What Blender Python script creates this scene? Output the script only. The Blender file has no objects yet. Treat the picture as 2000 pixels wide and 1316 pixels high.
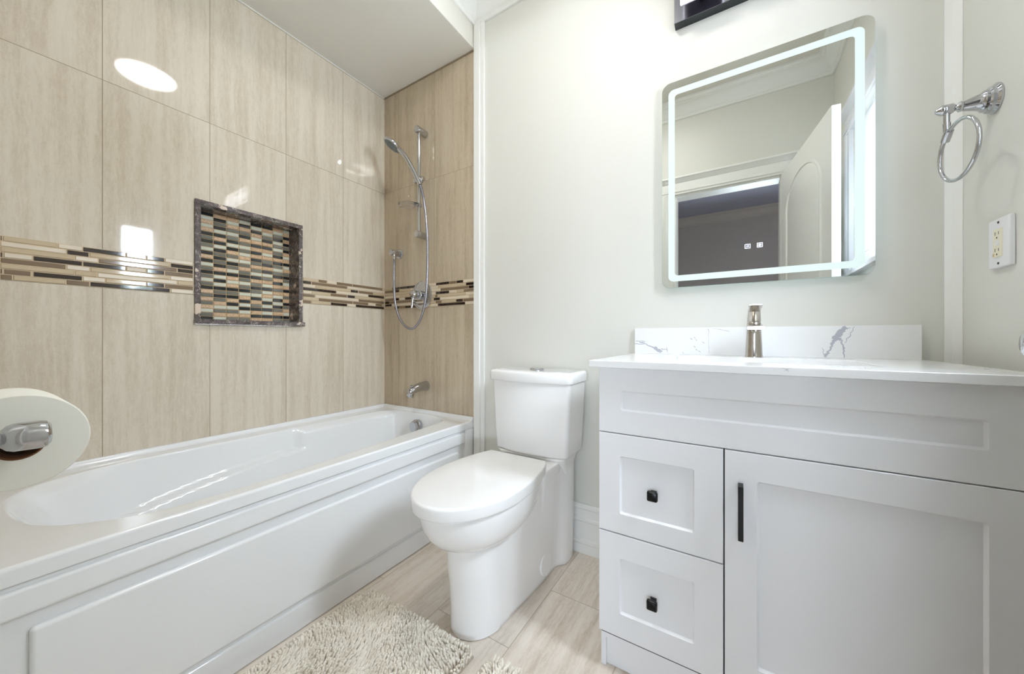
import bpy, bmesh, math, random
from mathutils import Vector, Matrix
random.seed(7)
SC = bpy.context.scene
COL = SC.collection
PI = math.pi

# ------------------------------------------------------------------ camera, world, exposure
CZ, D, XL, XR, YN, ZC = 0.987, 1.56, -1.986, 0.544, -0.02, 2.82   # eye height, back wall, left wall, right wall, near wall, ceiling
cd = bpy.data.cameras.new('camera'); cam = bpy.data.objects.new('camera', cd); COL.objects.link(cam)
cd.sensor_width = 36; cd.lens = 694.27 / 2000 * 36; cd.clip_start = 0.02
cam.location = (0, 0, CZ); cam.rotation_euler = (PI/2, 0, math.radians(32.19))
SC.camera = cam
SC.view_settings.view_transform = 'Standard'; SC.view_settings.look = 'None'
SC.view_settings.gamma = 1; SC.view_settings.use_curve_mapping = False
SC.view_settings.exposure = 1.1
SC.cycles.max_bounces = 12; SC.cycles.diffuse_bounces = 7; SC.cycles.glossy_bounces = 6
SC.cycles.sample_clamp_indirect = 8.0
SC.cycles.use_denoising = True
W = bpy.data.worlds.new('sky'); SC.world = W; W.use_nodes = True
wb = W.node_tree.nodes['Background']; wb.inputs[0].default_value = (0.77, 0.86, 1.0, 1); wb.inputs[1].default_value = 42.0
P_CEIL, P_VAN, P_LED, P_BACK = 22.5, 3.6, 0.36, 1.6
for nm, sx, sy, loc, rot in (('window_daylight', 0.62, 0.28, (0.66, 0.90, 1.70), (0, PI/2, 0)), ('added_hall_daylight', 3.15, 0.45, (1.325, -3.10, 1.175), (PI/2, 0, 0))):
    pl = bpy.data.lights.new(nm, 'AREA'); pl.shape = 'RECTANGLE'; pl.size = sx; pl.size_y = sy
    po = bpy.data.objects.new(nm, pl); COL.objects.link(po)
    po.location = loc; po.rotation_euler = rot; pl.cycles.is_portal = True          # portals: sky through the side window and the added hall window

# ------------------------------------------------------------------ materials
def lin(c):
    return tuple((v/12.92 if v <= 0.04045 else ((v+0.055)/1.055)**2.4) for v in (x/255 for x in c)) + (1,)

class NT:
    def __init__(s, name):
        s.m = bpy.data.materials.new(name); s.m.use_nodes = True
        s.t = s.m.node_tree; s.b = s.t.nodes['Principled BSDF']
    def n(s, typ, **kw):
        x = s.t.nodes.new(typ)
        for k, v in kw.items(): setattr(x, k, v)
        return x
    def l(s, a, b): s.t.links.new(a, b)
    def val(s, node, i, v):
        if isinstance(v, bpy.types.NodeSocket): s.l(v, node.inputs[i])
        else: node.inputs[i].default_value = v
    def math(s, op, a, b=0.0, c=None):
        x = s.n('ShaderNodeMath', operation=op); s.val(x, 0, a); s.val(x, 1, b)
        if c is not None: s.val(x, 2, c)
        return x.outputs[0]
    def mix(s, f, a, b):
        x = s.n('ShaderNodeMix', data_type='RGBA'); s.val(x, 0, f); s.val(x, 6, a); s.val(x, 7, b); return x.outputs[2]
    def noise(s, vec, scale, detail=4, rough=0.55):
        x = s.n('ShaderNodeTexNoise'); s.l(vec, x.inputs['Vector']); x.inputs['Scale'].default_value = scale
        x.inputs['Detail'].default_value = detail; x.inputs['Roughness'].default_value = rough; return x.outputs['Fac']
    def xyz(s):
        tc = s.n('ShaderNodeTexCoord'); sp = s.n('ShaderNodeSeparateXYZ'); s.l(tc.outputs['Object'], sp.inputs[0])
        return sp.outputs[0], sp.outputs[1], sp.outputs[2], tc.outputs['Object']
    def vec(s, x, y, z):
        c = s.n('ShaderNodeCombineXYZ'); s.val(c, 0, x); s.val(c, 1, y); s.val(c, 2, z); return c.outputs[0]
    def ramp(s, f, stops):
        r = s.n('ShaderNodeValToRGB'); s.l(f, r.inputs[0]); e = r.color_ramp.elements
        while len(e) < len(stops): e.new(0.5)
        for q, (p, c) in zip(e, stops): q.position = p; q.color = c
        return r.outputs[0]
    def bump(s, h, strength=0.1, dist=0.001):
        b = s.n('ShaderNodeBump'); b.inputs['Strength'].default_value = strength; b.inputs['Distance'].default_value = dist
        s.l(h, b.inputs['Height']); s.l(b.outputs[0], s.b.inputs['Normal'])

def mat(name, c, rough=0.5, metal=0.0, coat=0.0, emit=None, es=0.0, trans=0.0, ior=None, bump=None):
    k = NT(name); b = k.b
    b.inputs['Base Color'].default_value = lin(c); b.inputs['Roughness'].default_value = rough
    b.inputs['Metallic'].default_value = metal; b.inputs['Coat Weight'].default_value = coat
    b.inputs['Coat Roughness'].default_value = 0.04
    b.inputs['Transmission Weight'].default_value = trans
    if ior: b.inputs['IOR'].default_value = ior
    if emit: b.inputs['Emission Color'].default_value = lin(emit); b.inputs['Emission Strength'].default_value = es
    if bump:
        x, y, z, o = k.xyz(); k.bump(k.noise(o, bump[0], 3), bump[1], bump[2])
    return k.m

def tile_mat(name, axis, u0, cols, floor=False):
    """vein-cut stone tile: streaks run along v (upright on walls), thin grout joints"""
    k = NT(name); x, y, z, o = k.xyz()
    if floor:
        u = k.math('DIVIDE', k.math('ADD', x, -u0), 0.305); iu = k.math('FLOOR', u)
        odd = k.math('FLOORED_MODULO', iu, 2.0)
        v = k.math('ADD', k.math('DIVIDE', k.math('ADD', y, -1.254), 0.61), k.math('MULTIPLY', odd, 0.5)); gw, gh = 0.0042, 0.0022
        along, across = y, x
    else:
        across = y if axis == 'Y' else x; along = z
        u = k.math('DIVIDE', k.math('ADD', across, -u0), 0.318); iu = k.math('FLOOR', u)
        zz = k.math('ADD', z, k.math('MULTIPLY', k.math('LESS_THAN', z, 1.24), 0.14))
        v = k.math('DIVIDE', k.math('ADD', zz, -1.94), 0.63); gw, gh = 0.0038, 0.0019
    iv = k.math('FLOOR', v)
    wn = k.n('ShaderNodeTexWhiteNoise', noise_dimensions='2D'); k.l(k.vec(iu, iv, 0.0), wn.inputs['Vector']); r = wn.outputs['Value']
    off = k.math('MULTIPLY', r, 37.0)
    wob = k.math('MULTIPLY', k.math('ADD', k.noise(k.vec(k.math('MULTIPLY', across, 9.0), k.math('MULTIPLY', along, 5.0), off), 1.0, 3), -0.5), 0.014)
    ac = k.math('ADD', across, wob)
    def st(a, b, sc, d, ro): return k.noise(k.vec(k.math('ADD', k.math('MULTIPLY', ac, a), off), k.math('MULTIPLY', along, b), off), sc, d, ro)
    broad = st(30.0, 1.6, 1.0, 4, 0.6); fine = st(130.0, 26.0, 1.0, 5, 0.8); speck = k.noise(o, 330.0, 2)
    f = k.math('ADD', k.math('MULTIPLY', broad, 0.50), k.math('ADD', k.math('MULTIPLY', fine, 0.36), k.math('MULTIPLY', speck, 0.16)))
    f = k.math('ADD', f, k.math('MULTIPLY', k.math('ADD', r, -0.5), 0.03))
    c = k.ramp(f, cols)
    def joint(q, g): return k.math('LESS_THAN', k.math('ABSOLUTE', k.math('ADD', k.math('FRACT', k.math('ADD', q, 0.5)), -0.5)), g)
    g = k.math('MAXIMUM', joint(u, gw), joint(v, gh))
    k.l(k.mix(g, c, lin((150, 136, 112)) if not floor else lin((178, 164, 146))), k.b.inputs['Base Color'])
    k.l(k.math('ADD', k.math('MULTIPLY', g, 0.5), 0.045 if not floor else 0.2), k.b.inputs['Roughness'])
    k.b.inputs['IOR'].default_value = 1.52
    k.bump(k.math('SUBTRACT', 1.0, g), 0.35, 0.0006)
    return k.m

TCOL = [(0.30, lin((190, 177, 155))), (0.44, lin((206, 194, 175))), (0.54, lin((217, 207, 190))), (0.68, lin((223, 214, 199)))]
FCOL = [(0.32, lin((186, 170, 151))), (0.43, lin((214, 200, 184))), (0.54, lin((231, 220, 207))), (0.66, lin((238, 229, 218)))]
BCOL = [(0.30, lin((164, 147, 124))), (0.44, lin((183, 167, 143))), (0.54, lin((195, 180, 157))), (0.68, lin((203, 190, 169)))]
M = {}
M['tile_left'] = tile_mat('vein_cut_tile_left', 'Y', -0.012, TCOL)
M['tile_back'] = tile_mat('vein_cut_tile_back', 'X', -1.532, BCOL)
M['floor'] = tile_mat('vein_cut_floor_tile', 'X', -0.61, FCOL, True)
M['paint'] = mat('wall_paint', (222, 221, 214), 0.45, bump=(180, 0.05, 0.001))
M['ceil'] = mat('ceiling_paint', (226, 223, 214), 0.7, bump=(220, 0.06, 0.001))
M['trim'] = mat('trim_paint', (238, 238, 234), 0.3)
M['matte_trim'] = mat('matte_window_paint', (226, 226, 230), 0.9); M['matte_trim'].node_tree.nodes['Principled BSDF'].inputs['Specular IOR Level'].default_value = 0.1
M['acrylic'] = mat('white_acrylic', (240, 241, 242), 0.12, coat=0.3)
M['porcelain'] = mat('white_porcelain', (244, 243, 242), 0.08, coat=0.4)
M['lacquer'] = mat('white_lacquer', (236, 236, 238), 0.33)
M['chrome'] = mat('chrome', (194, 195, 199), 0.06, 1.0)
M['nickel'] = mat('brushed_nickel', (192, 186, 178), 0.24, 1.0)
M['black'] = mat('black_metal', (14, 14, 15), 0.3, 0.4)
M['gapshade'] = mat('painted_gap_shade', (40, 40, 44), 0.8)
M['mirror'] = mat('mirror_silver', (226, 229, 226), 0.0, 1.0)
M['glassedge'] = mat('mirror_edge', (190, 210, 205), 0.15)
M['led'] = mat('frosted_led', (118, 130, 127), 0.6, emit=(232, 252, 248), es=P_LED)
M['backled'] = mat('back_glow_led', (240, 250, 250), 0.6, emit=(226, 240, 255), es=P_BACK)
M['icon'] = mat('touch_icon', (230, 230, 240), 0.5, emit=(225, 230, 255), es=0.75)
M['diffuser'] = mat('lamp_diffuser', (250, 248, 244), 0.4, emit=(252, 250, 246), es=P_CEIL)
M['vled'] = mat('vanity_led', (250, 250, 250), 0.4, emit=(244, 246, 255), es=P_VAN)
M['acrylic_clear'] = mat('clear_acrylic', (245, 245, 250), 0.05, trans=1.0, ior=1.45)
def thin_glass():
    k = NT('window_glass'); tr = k.n('ShaderNodeBsdfTransparent'); gl = k.n('ShaderNodeBsdfGlossy'); mx = k.n('ShaderNodeMixShader')
    tr.inputs[0].default_value = (0.97, 0.985, 0.98, 1); gl.inputs['Roughness'].default_value = 0.0; mx.inputs[0].default_value = 0.05
    k.l(tr.outputs[0], mx.inputs[1]); k.l(gl.outputs[0], mx.inputs[2])
    k.l(mx.outputs[0], next(q for q in k.t.nodes if q.type == 'OUTPUT_MATERIAL').inputs[0]); return k.m
M['glass'] = thin_glass()
M['lavender'] = mat('frosted_plate', (150, 146, 166), 0.4)
M['satin'] = mat('satin_chrome', (128, 128, 134), 0.2, 1.0)
M['shadechrome'] = mat('shaded_chrome', (70, 74, 76), 0.10, 1.0)
M['paper'] = mat('tissue_paper', (240, 238, 228), 0.9, bump=(300, 0.1, 0.001))
M['card'] = mat('cardboard', (112, 72, 42), 0.9)
M['plastic'] = mat('white_plastic', (236, 236, 238), 0.3)
M['almond'] = mat('almond_plastic', (236, 230, 208), 0.35)
M['slot'] = mat('socket_slot', (60, 52, 46), 0.6)
M['amber'] = mat('amber_button', (214, 186, 140), 0.4)
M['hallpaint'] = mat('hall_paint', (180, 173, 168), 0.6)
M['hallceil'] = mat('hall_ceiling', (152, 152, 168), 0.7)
M['curtain'] = mat('burgundy_curtain', (92, 40, 56), 0.9)
M['rubber'] = mat('shower_nozzles', (120, 132, 136), 0.5)
M['hose'] = mat('hose_chrome', (172, 172, 184), 0.2, 1.0)
M['caulk'] = mat('caulk_line', (150, 134, 110), 0.7)
M['m_dark'] = mat('mosaic_dark_glass', (46, 32, 26), 0.06, coat=0.6)
M['m_mid'] = mat('mosaic_taupe_glass', (128, 108, 86), 0.08, coat=0.5)
M['m_beige'] = mat('mosaic_beige_glass', (200, 182, 152), 0.07, coat=0.5)
M['m_stone'] = mat('mosaic_cream_stone', (220, 206, 184), 0.35, bump=(90, 0.1, 0.001))
M['m_grout'] = mat('mosaic_grout', (206, 186, 156), 0.8)
M['n_dark'] = mat('niche_dark_glass', (30, 34, 38), 0.05, coat=0.7)
M['n_grey'] = mat('niche_grey_glass', (118, 116, 106), 0.06, coat=0.6)
M['n_pale'] = mat('niche_pale_glass', (212, 212, 194), 0.07, coat=0.5)
M['n_grout'] = mat('niche_grout', (206, 176, 134), 0.8)
M['rugbase'] = mat('rug_backing', (190, 178, 160), 0.95)
M['foliage'] = mat('foliage', (92, 104, 92), 0.9)
M['cable'] = mat('cable_black', (40, 40, 44), 0.8)

def marble_dark():
    k = NT('dark_emperador_marble'); x, y, z, o = k.xyz()
    w = k.noise(o, 14.0, 5, 0.6); w2 = k.noise(o, 40.0, 5, 0.7)
    base = k.ramp(w2, [(0.3, lin((66, 58, 56))), (0.55, lin((104, 95, 94))), (0.75, lin((140, 130, 126)))])
    vein = k.math('LESS_THAN', k.math('ABSOLUTE', k.math('ADD', k.noise(o, 22.0, 4, 0.6), -0.5)), 0.006)
    blot = k.math('GREATER_THAN', w, 0.61)
    c = k.mix(vein, base, lin((196, 182, 170))); c = k.mix(blot, c, lin((214, 196, 180)))
    k.l(c, k.b.inputs['Base Color']); k.b.inputs['Roughness'].default_value = 0.12
    return k.m
M['emperador'] = marble_dark()
def tan_stone():
    k = NT('niche_tan_stone'); x, y, z, o = k.xyz()
    k.l(k.ramp(k.noise(o, 160.0, 5, 0.7), [(0.3, lin((168, 128, 92))), (0.5, lin((206, 172, 134))), (0.7, lin((226, 200, 166)))]), k.b.inputs['Base Color'])
    k.b.inputs['Roughness'].default_value = 0.4
    return k.m
M['n_tan'] = tan_stone()
def quartz():
    k = NT('white_quartz'); x, y, z, o = k.xyz()
    d = k.math('ABSOLUTE', k.math('ADD', k.noise(o, 5.0, 6, 0.65), -0.5))
    msk = k.noise(o, 3.0, 2)
    v = k.math('MULTIPLY', k.math('LESS_THAN', d, 0.006), k.math('GREATER_THAN', msk, 0.58))
    c = k.mix(k.math('MULTIPLY', v, 0.55), lin((238, 238, 238)), lin((168, 170, 178)))
    k.l(c, k.b.inputs['Base Color']); k.b.inputs['Roughness'].default_value = 0.1
    return k.m
M['quartz'] = quartz()
M['quartz_plain'] = mat('white_quartz_honed', (238, 238, 238), 0.28)
M['vein'] = mat('quartz_vein', (186, 187, 196), 0.12)
def shag():
    k = NT('shag_yarn'); x, y, z, o = k.xyz()
    k.l(k.ramp(k.noise(o, 30.0, 3), [(0.3, lin((222, 212, 196))), (0.6, lin((240, 233, 220)))]), k.b.inputs['Base Color'])
    k.b.inputs['Roughness'].default_value = 0.95
    k.bump(k.noise(o, 900.0, 2), 0.4, 0.001)
    return k.m
M['shag'] = shag()

# ------------------------------------------------------------------ mesh helpers
class MB:
    """collects shapes; build() links them as ONE mesh object"""
    def __init__(s): s.v = []; s.f = []; s.m = []
    def add(s, vs, fs, mi=0):
        o = len(s.v); s.v += [tuple(q) for q in vs]; s.f += [tuple(i+o for i in q) for q in fs]; s.m += [mi]*len(fs); return s
    def box(s, x0, x1, y0, y1, z0, z1, mi=0):
        return s.add([(x0,y0,z0),(x1,y0,z0),(x1,y1,z0),(x0,y1,z0),(x0,y0,z1),(x1,y0,z1),(x1,y1,z1),(x0,y1,z1)],
                     [(0,3,2,1),(4,5,6,7),(0,1,5,4),(1,2,6,5),(2,3,7,6),(3,0,4,7)], mi)
    def loft(s, rings, cap0=True, cap1=True, mi=0, closed=True):
        n = len(rings[0]); vs = [p for r in rings for p in r]; fs = []
        for i in range(len(rings)-1):
            for j in range(n if closed else n-1):
                a, b = i*n+j, i*n+(j+1) % n
                fs.append((a, b, b+n, a+n))
        if cap0: fs.append(tuple(range(n))[::-1])
        if cap1: fs.append(tuple(range((len(rings)-1)*n, len(rings)*n)))
        return s.add(vs, fs, mi)
    def lathe(s, prof, org, axis, seg=32, mi=0, cap=True):
        """prof: (r, h) along axis"""
        ax = Vector(axis).normalized(); u = ax.orthogonal().normalized(); w = ax.cross(u); org = Vector(org)
        rings = [[org + ax*h + (u*math.cos(2*PI*k/seg) + w*math.sin(2*PI*k/seg))*max(r, 1e-5) for k in range(seg)] for r, h in prof]
        return s.loft(rings, cap, cap, mi)
    def tube(s, path, r, seg=12, mi=0, closed=False, cap=True):
        P = [Vector(p) for p in path]; n = len(P); rings = []
        T = []
        for i in range(n):
            a = P[(i-1) % n] if closed or i else P[0]; b = P[(i+1) % n] if closed or i < n-1 else P[-1]
            T.append((b-a).normalized())
        u = T[0].orthogonal().normalized()
        for i in range(n):
            u = (u - T[i]*u.dot(T[i])).normalized(); w = T[i].cross(u); rr = r[i] if isinstance(r, (list, tuple)) else r
            rings.append([P[i] + (u*math.cos(2*PI*k/seg)+w*math.sin(2*PI*k/seg))*rr for k in range(seg)])
        if closed: rings.append(rings[0])
        return s.loft(rings, cap and not closed, cap and not closed, mi)
    def strip(s, prof, p0, p1, n, m0=0, m1=0, mi=0):
        """moulding: prof (d, z) swept from p0 to p1 (xy) on a wall with inward normal n; m0/m1 mitre shifts"""
        p0 = Vector(p0); p1 = Vector(p1); n = Vector(n); t = (p1-p0).normalized()
        r = []
        for p, mm in ((p0, m0), (p1, m1)):
            r.append([(p.x+n.x*d+t.x*d*mm, p.y+n.y*d+t.y*d*mm, z) for d, z in prof])
        return s.loft(r, True, True, mi)
    def build(s, name, mats, parent=None, smooth=35, bevel=0.0, bseg=3, local=False, sub=0):
        me = bpy.data.meshes.new(name)
        off = Vector((0, 0, 0))
        if parent is not None and not local:
            q = parent
            while q is not None: off += q.location; q = q.parent
        me.from_pydata([tuple(Vector(v)-off) for v in s.v], [], s.f)
        bm = bmesh.new(); bm.from_mesh(me)
        mi_l = list(s.m)
        for f, q in zip(bm.faces, mi_l): f.material_index = q
        bmesh.ops.remove_doubles(bm, verts=bm.verts, dist=1e-6)
        bmesh.ops.recalc_face_normals(bm, faces=bm.faces)
        bm.to_mesh(me); bm.free()
        for q in (mats if isinstance(mats, (list, tuple)) else [mats]): me.materials.append(q)
        o = bpy.data.objects.new(name, me); COL.objects.link(o); o.parent = parent
        if smooth:
            for p in me.polygons: p.use_smooth = True
            me.set_sharp_from_angle(angle=math.radians(smooth))
        if bevel:
            b = o.modifiers.new('bevel', 'BEVEL'); b.width = bevel; b.segments = bseg; b.limit_method = 'ANGLE'; b.angle_limit = math.radians(40)
            b.harden_normals = True
        if sub:
            q = o.modifiers.new('subsurf', 'SUBSURF'); q.levels = sub; q.render_levels = sub
        return o

def tag(o, label=None, cat=None, group=None, kind=None):
    if label: o['label'] = label
    if cat: o['category'] = cat
    if group: o['group'] = group
    if kind: o['kind'] = kind
    return o
def thing(name, loc, label, cat, group=None, rotz=0):
    o = bpy.data.objects.new(name, None); COL.objects.link(o); o.location = loc; o.rotation_euler = (0, 0, rotz); o.empty_display_size = 0.05
    return tag(o, label, cat, group)
def struct(o, label=None, cat=None): return tag(o, label, cat, None, 'structure')
def sm(a, b, x):
    t = min(1, max(0, (x-a)/(b-a))); return t*t*(3-2*t)
def rrect(x0, x1, z0, z1, r, n=6):
    """rounded rectangle loop (a, b), counter-clockwise"""
    out = []
    for cx, cz, a0 in ((x1-r, z1-r, 0), (x0+r, z1-r, 90), (x0+r, z0+r, 180), (x1-r, z0+r, 270)):
        for k in range(n+1):
            a = math.radians(a0 + 90*k/n); out.append((cx+r*math.cos(a), cz+r*math.sin(a)))
    return out
def catmull(P, per=10):
    out = []; n = len(P)
    for i in range(n):
        p0, p1, p2, p3 = (Vector(P[(i+k-1) % n]) for k in range(4))
        for j in range(per):
            t = j/per
            out.append(0.5*((2*p1)+(p2-p0)*t+(2*p0-5*p1+4*p2-p3)*t*t+(3*p1-p0-3*p2+p3)*t**3))
    return out
def cat_open(P, per=10):
    P = [Vector(p) for p in P]; Q = [2*P[0]-P[1]] + P + [2*P[-1]-P[-2]]; out = []
    for i in range(len(P)-1):
        p0, p1, p2, p3 = Q[i:i+4]
        for j in range(per):
            t = j/per
            out.append(0.5*((2*p1)+(p2-p0)*t+(2*p0-5*p1+4*p2-p3)*t*t+(3*p1-p0-3*p2+p3)*t**3))
    return out + [P[-1]]

# ------------------------------------------------------------------ room shell
NY0, NY1, NZ0, NZ1 = 0.590, 1.001, 1.066, 1.567       # niche opening
ZS = 2.578                                            # underside of the bulkhead over the tub
b = MB()
hy0, hy1, hz0, hz1 = NY0-0.0205, NY1+0.0205, NZ0-0.0225, NZ1+0.0205
b.box(XL-0.14, XL, -0.14, hy0, 0, ZC).box(XL-0.14, XL, hy1, 1.68, 0, ZC).box(XL-0.14, XL, hy0, hy1, 0, hz0).box(XL-0.14, XL, hy0, hy1, hz1, ZC)
struct(b.build('wall_left', M['tile_left'], smooth=0), 'glossy vein-cut stone tiled wall along the bathtub', 'wall')
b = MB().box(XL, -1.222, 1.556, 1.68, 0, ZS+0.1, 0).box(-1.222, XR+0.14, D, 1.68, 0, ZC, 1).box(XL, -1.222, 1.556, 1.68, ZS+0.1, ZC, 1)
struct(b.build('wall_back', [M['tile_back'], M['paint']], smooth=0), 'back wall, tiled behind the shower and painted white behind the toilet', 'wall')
WY0, WY1, WZ0, WZ1 = 0.43, 1.03, 1.36, 2.12           # window opening
b = MB().box(XR, XR+0.14, -0.14, WY0, 0, ZC).box(XR, XR+0.14, WY1, D, 0, ZC).box(XR, XR+0.14, WY0, WY1, 0, WZ0).box(XR, XR+0.14, WY0, WY1, WZ1, ZC)
struct(b.build('wall_right', M['paint'], smooth=0), 'white painted wall right of the vanity with the towel ring and outlet', 'wall')
DX0, DX1, DZ = -0.415, 0.262, 2.11                    # doorway
b = MB().box(XL, -1.222, -0.14, YN, 0, ZC, 0).box(-1.222, DX0, -0.14, YN, 0, ZC, 1).box(DX1, XR, -0.14, YN, 0, ZC, 1).box(DX0, DX1, -0.14, YN, DZ, ZC, 1)
struct(b.build('wall_near', [M['tile_back'], M['paint']], smooth=0), 'white wall with the doorway, seen in the mirror', 'wall')
struct(MB().box(XL-0.14, XR+0.14, -0.14, 1.68, -0.1, 0).build('floor', M['floor'], smooth=0), 'beige vein-cut stone tile floor', 'floor')
struct(MB().box(XL-0.14, XR+0.14, -0.14, 1.68, ZC, ZC+0.1).build('ceiling', M['ceil'], smooth=0), 'white bathroom ceiling', 'ceiling')
b = MB().box(XL, -1.2235, YN, 1.556, ZS, ZC)
struct(b.build('ceiling_bulkhead', M['ceil'], smooth=0, bevel=0.004), 'dropped plaster bulkhead over the bathtub', 'ceiling')
# caulk joints where tile meets the bulkhead
b = MB().box(-1.985, -1.225, 1.551, 1.5558, ZS-0.006, ZS-0.0002).box(XL+0.0002, XL+0.004, 0.0, 1.551, ZS-0.004, ZS-0.0002, 1)
struct(b.build('trim_1', [M['caulk'], M['trim']], smooth=0), 'caulk joint under the bulkhead', 'trim')
# upright trim where the shower tile ends
b = MB().box(-1.219, -1.178, 1.538, 1.5598, 0.0, 2.70).box(-1.178, -1.152, 1.546, 1.5598, 0.0, 2.70)
struct(b.build('trim_2', M['trim'], smooth=40, bevel=0.004), 'white upright trim beside the shower tile', 'trim')
# corner strip behind the vanity
b = MB().add([(XR-0.026, D-0.0005, 0.24), (XR-0.0005, D-0.0005, 0.24), (XR-0.0005, D-0.030, 0.24), (XR-0.016, D-0.014, 0.24),
              (XR-0.026, D-0.0005, 2.70), (XR-0.0005, D-0.0005, 2.70), (XR-0.0005, D-0.030, 2.70), (XR-0.016, D-0.014, 2.70)],
             [(0,1,2,3), (7,6,5,4), (0,3,7,4), (3,2,6,7), (1,2,6,5), (0,1,5,4)])
struct(b.build('trim_3', M['trim'], smooth=0), 'white strip in the corner beside the vanity', 'trim')
# crown moulding
CR = [(0.0005, 2.700), (0.010, 2.700), (0.014, 2.706), (0.014, 2.720), (0.020, 2.724), (0.024, 2.732), (0.034, 2.752), (0.050, 2.772), (0.064, 2.782),
      (0.070, 2.784), (0.070, 2.792), (0.082, 2.796), (0.090, 2.806), (0.090, ZC-0.0005), (0.0005, ZC-0.0005)]
XS = -1.2235
for nm, p0, p1, nn in (('trim_4', (XS, D), (XR, D), (0, -1)), ('trim_5', (XS, YN), (XS, D), (1, 0)),
                       ('trim_6', (XR, YN), (XR, D), (-1, 0)), ('trim_7', (XS, YN), (XR, YN), (0, 1))):
    struct(MB().strip(CR, p0, p1, nn, 1, -1).build(nm, M['trim'], smooth=30), 'white crown moulding', 'trim')
# baseboards
BB = [(0.0005, 0.2215), (0.008, 0.2215), (0.015, 0.214), (0.015, 0.205), (0.010, 0.197), (0.010, 0.163), (0.018, 0.158), (0.018, 0.148), (0.012, 0.142),
      (0.012, 0.070), (0.022, 0.064), (0.022, 0.050), (0.017, 0.043), (0.017, 0.0005), (0.0005, 0.0005)]
struct(MB().strip(BB, (-1.151, D), (-0.3475, D), (0, -1)).build('baseboard_back', M['trim'], smooth=30), 'stepped white baseboard behind the toilet', 'baseboard')
struct(MB().strip(BB, (XR, 0.02), (XR, D-0.031), (-1, 0)).build('baseboard_right', M['trim'], smooth=30), 'stepped white baseboard', 'baseboard')
struct(MB().strip(BB, (-1.15, YN), (DX0-0.10, YN), (0, 1)).build('baseboard_near', M['trim'], smooth=30), 'stepped white baseboard by the doorway', 'baseboard')

# ------------------------------------------------------------------ mosaic bands
def band(name, axis, fixed, zt, zb, rows, conv, lo, hi, label):
    """rows: list of (code, start, end) in px fractions; conv maps them to metres"""
    b = MB(); h = (zt-zb)/8; g = 0.0011
    def pc(a0, a1, z0, z1, t, mi):
        e = 0.0014
        if axis == 'Y': V = lambda d, a, z: (fixed+d, a, z)
        else: V = lambda d, a, z: (a, fixed-d, z)
        vs = [V(0, a0, z0), V(0, a1, z0), V(0, a1, z1), V(0, a0, z1), V(t, a0+e, z0+e), V(t, a1-e, z0+e), V(t, a1-e, z1-e), V(t, a0+e, z1-e)]
        b.add(vs, [(4,5,6,7), (0,1,5,4), (1,2,6,5), (2,3,7,6), (3,0,4,7)], mi)
    if axis == 'Y': b.box(fixed, fixed+0.0008, lo, hi, zb, zt, 4)
    else: b.box(lo, hi, fixed-0.0008, fixed, zb, zt, 4)
    for i, row in enumerate(rows):
        z1 = zt-i*h-g; z0 = zt-(i+1)*h+g
        for code, p0, p1 in row:
            a0, a1 = conv(p0), conv(p1)
            if a1 < a0: a0, a1 = a1, a0
            a0 = max(lo, a0); a1 = min(hi, a1)
            if a1-a0 < 0.003: continue
            pc(a0+0.0008, a1-0.0008, z0, z1, 0.0035+random.random()*0.0004, 'dmbs'.index(code))
    o = b.build(name, [M['m_dark'], M['m_mid'], M['m_beige'], M['m_stone'], M['m_grout']], smooth=0)
    return struct(o, label, 'mosaic band')
SA, CA, FA = math.sin(math.radians(32.19)), math.cos(math.radians(32.19)), 694.27
def y_on_left(px):
    u = (px-1000)/FA; return (CA+SA*u)*XL/(-SA+CA*u)
def x_on_back(px):
    u = (px-1000)/FA; return (-SA+CA*u)*1.553/(CA+SA*u)
def seq(s):
    out = []
    for w in s.split():
        c = w[0]; a, e = w[1:].split('-'); out.append((c, float(a), float(e)))
    return out
L1 = ["d0-22 b26-560 s563-805 d808-1228 m1232-1425 d1430-1606 s1610-1900", "s0-648 d652-868 b872-1662 d1666-1900",
      "b0-728 s732-958 m962-1728 d1732-1900", "d0-28 s32-318 d322-804 d808-1228 s1230-1425 d1430-1606 m1610-1900",
      "m0-645 s648-878 b880-1654 s1658-1900", "b0-724 b728-945 s950-1726 b1732-1900",
      "d0-25 m36-302 d322-804 s806-1024 b1028-1428 d1430-1606 m1610-1900", "m0-122 b126-642 m646-874 d878-1660 s1664-1900"]
# the stretch left of the frame, towards the near wall
ext = []
for i, s in enumerate(L1):
    r = [(c, y_on_left(a/5), y_on_left(e/5)) for c, a, e in seq(s)]
    y = r[0][1]
    k = i
    while y > 0.002:
        ln = random.choice((0.03, 0.05, 0.09, 0.12)); c = 'dbsmsb'[k % 6]; k += 2 + i % 2
        r.insert(0, (c, max(0.0, y-ln), y-0.001)); y -= ln
    ext.append(r)
band('trim_8', 'Y', XL+0.0002, 1.3115, 1.1705, ext, lambda q: q, -0.018, 0.566, 'brown and cream glass mosaic band left of the niche')
L2 = ["b50-222 m225-312 s315-416 m418-584 m588-897 b900-930", "d50-148 m153-528 s530-930", "s50-190 b194-562 d565-642 m648-802 b805-930",
      "d50-412 s415-750 d752-930", "s50-152 b155-350 m352-528 d532-610 b612-930", "m50-188 s190-646 m650-930",
      "b50-225 m228-586 m590-750 s752-826 m829-895 b898-930", "m50-150 b153-352 d355-528 s531-618 d620-926"]
c2 = lambda q: y_on_left(580+q/5.405)
band('trim_9', 'Y', XL+0.0002, 1.3115, 1.1705, [seq(s) for s in L2], c2, 1.026, 1.551, 'brown and cream glass mosaic band right of the niche')
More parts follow.
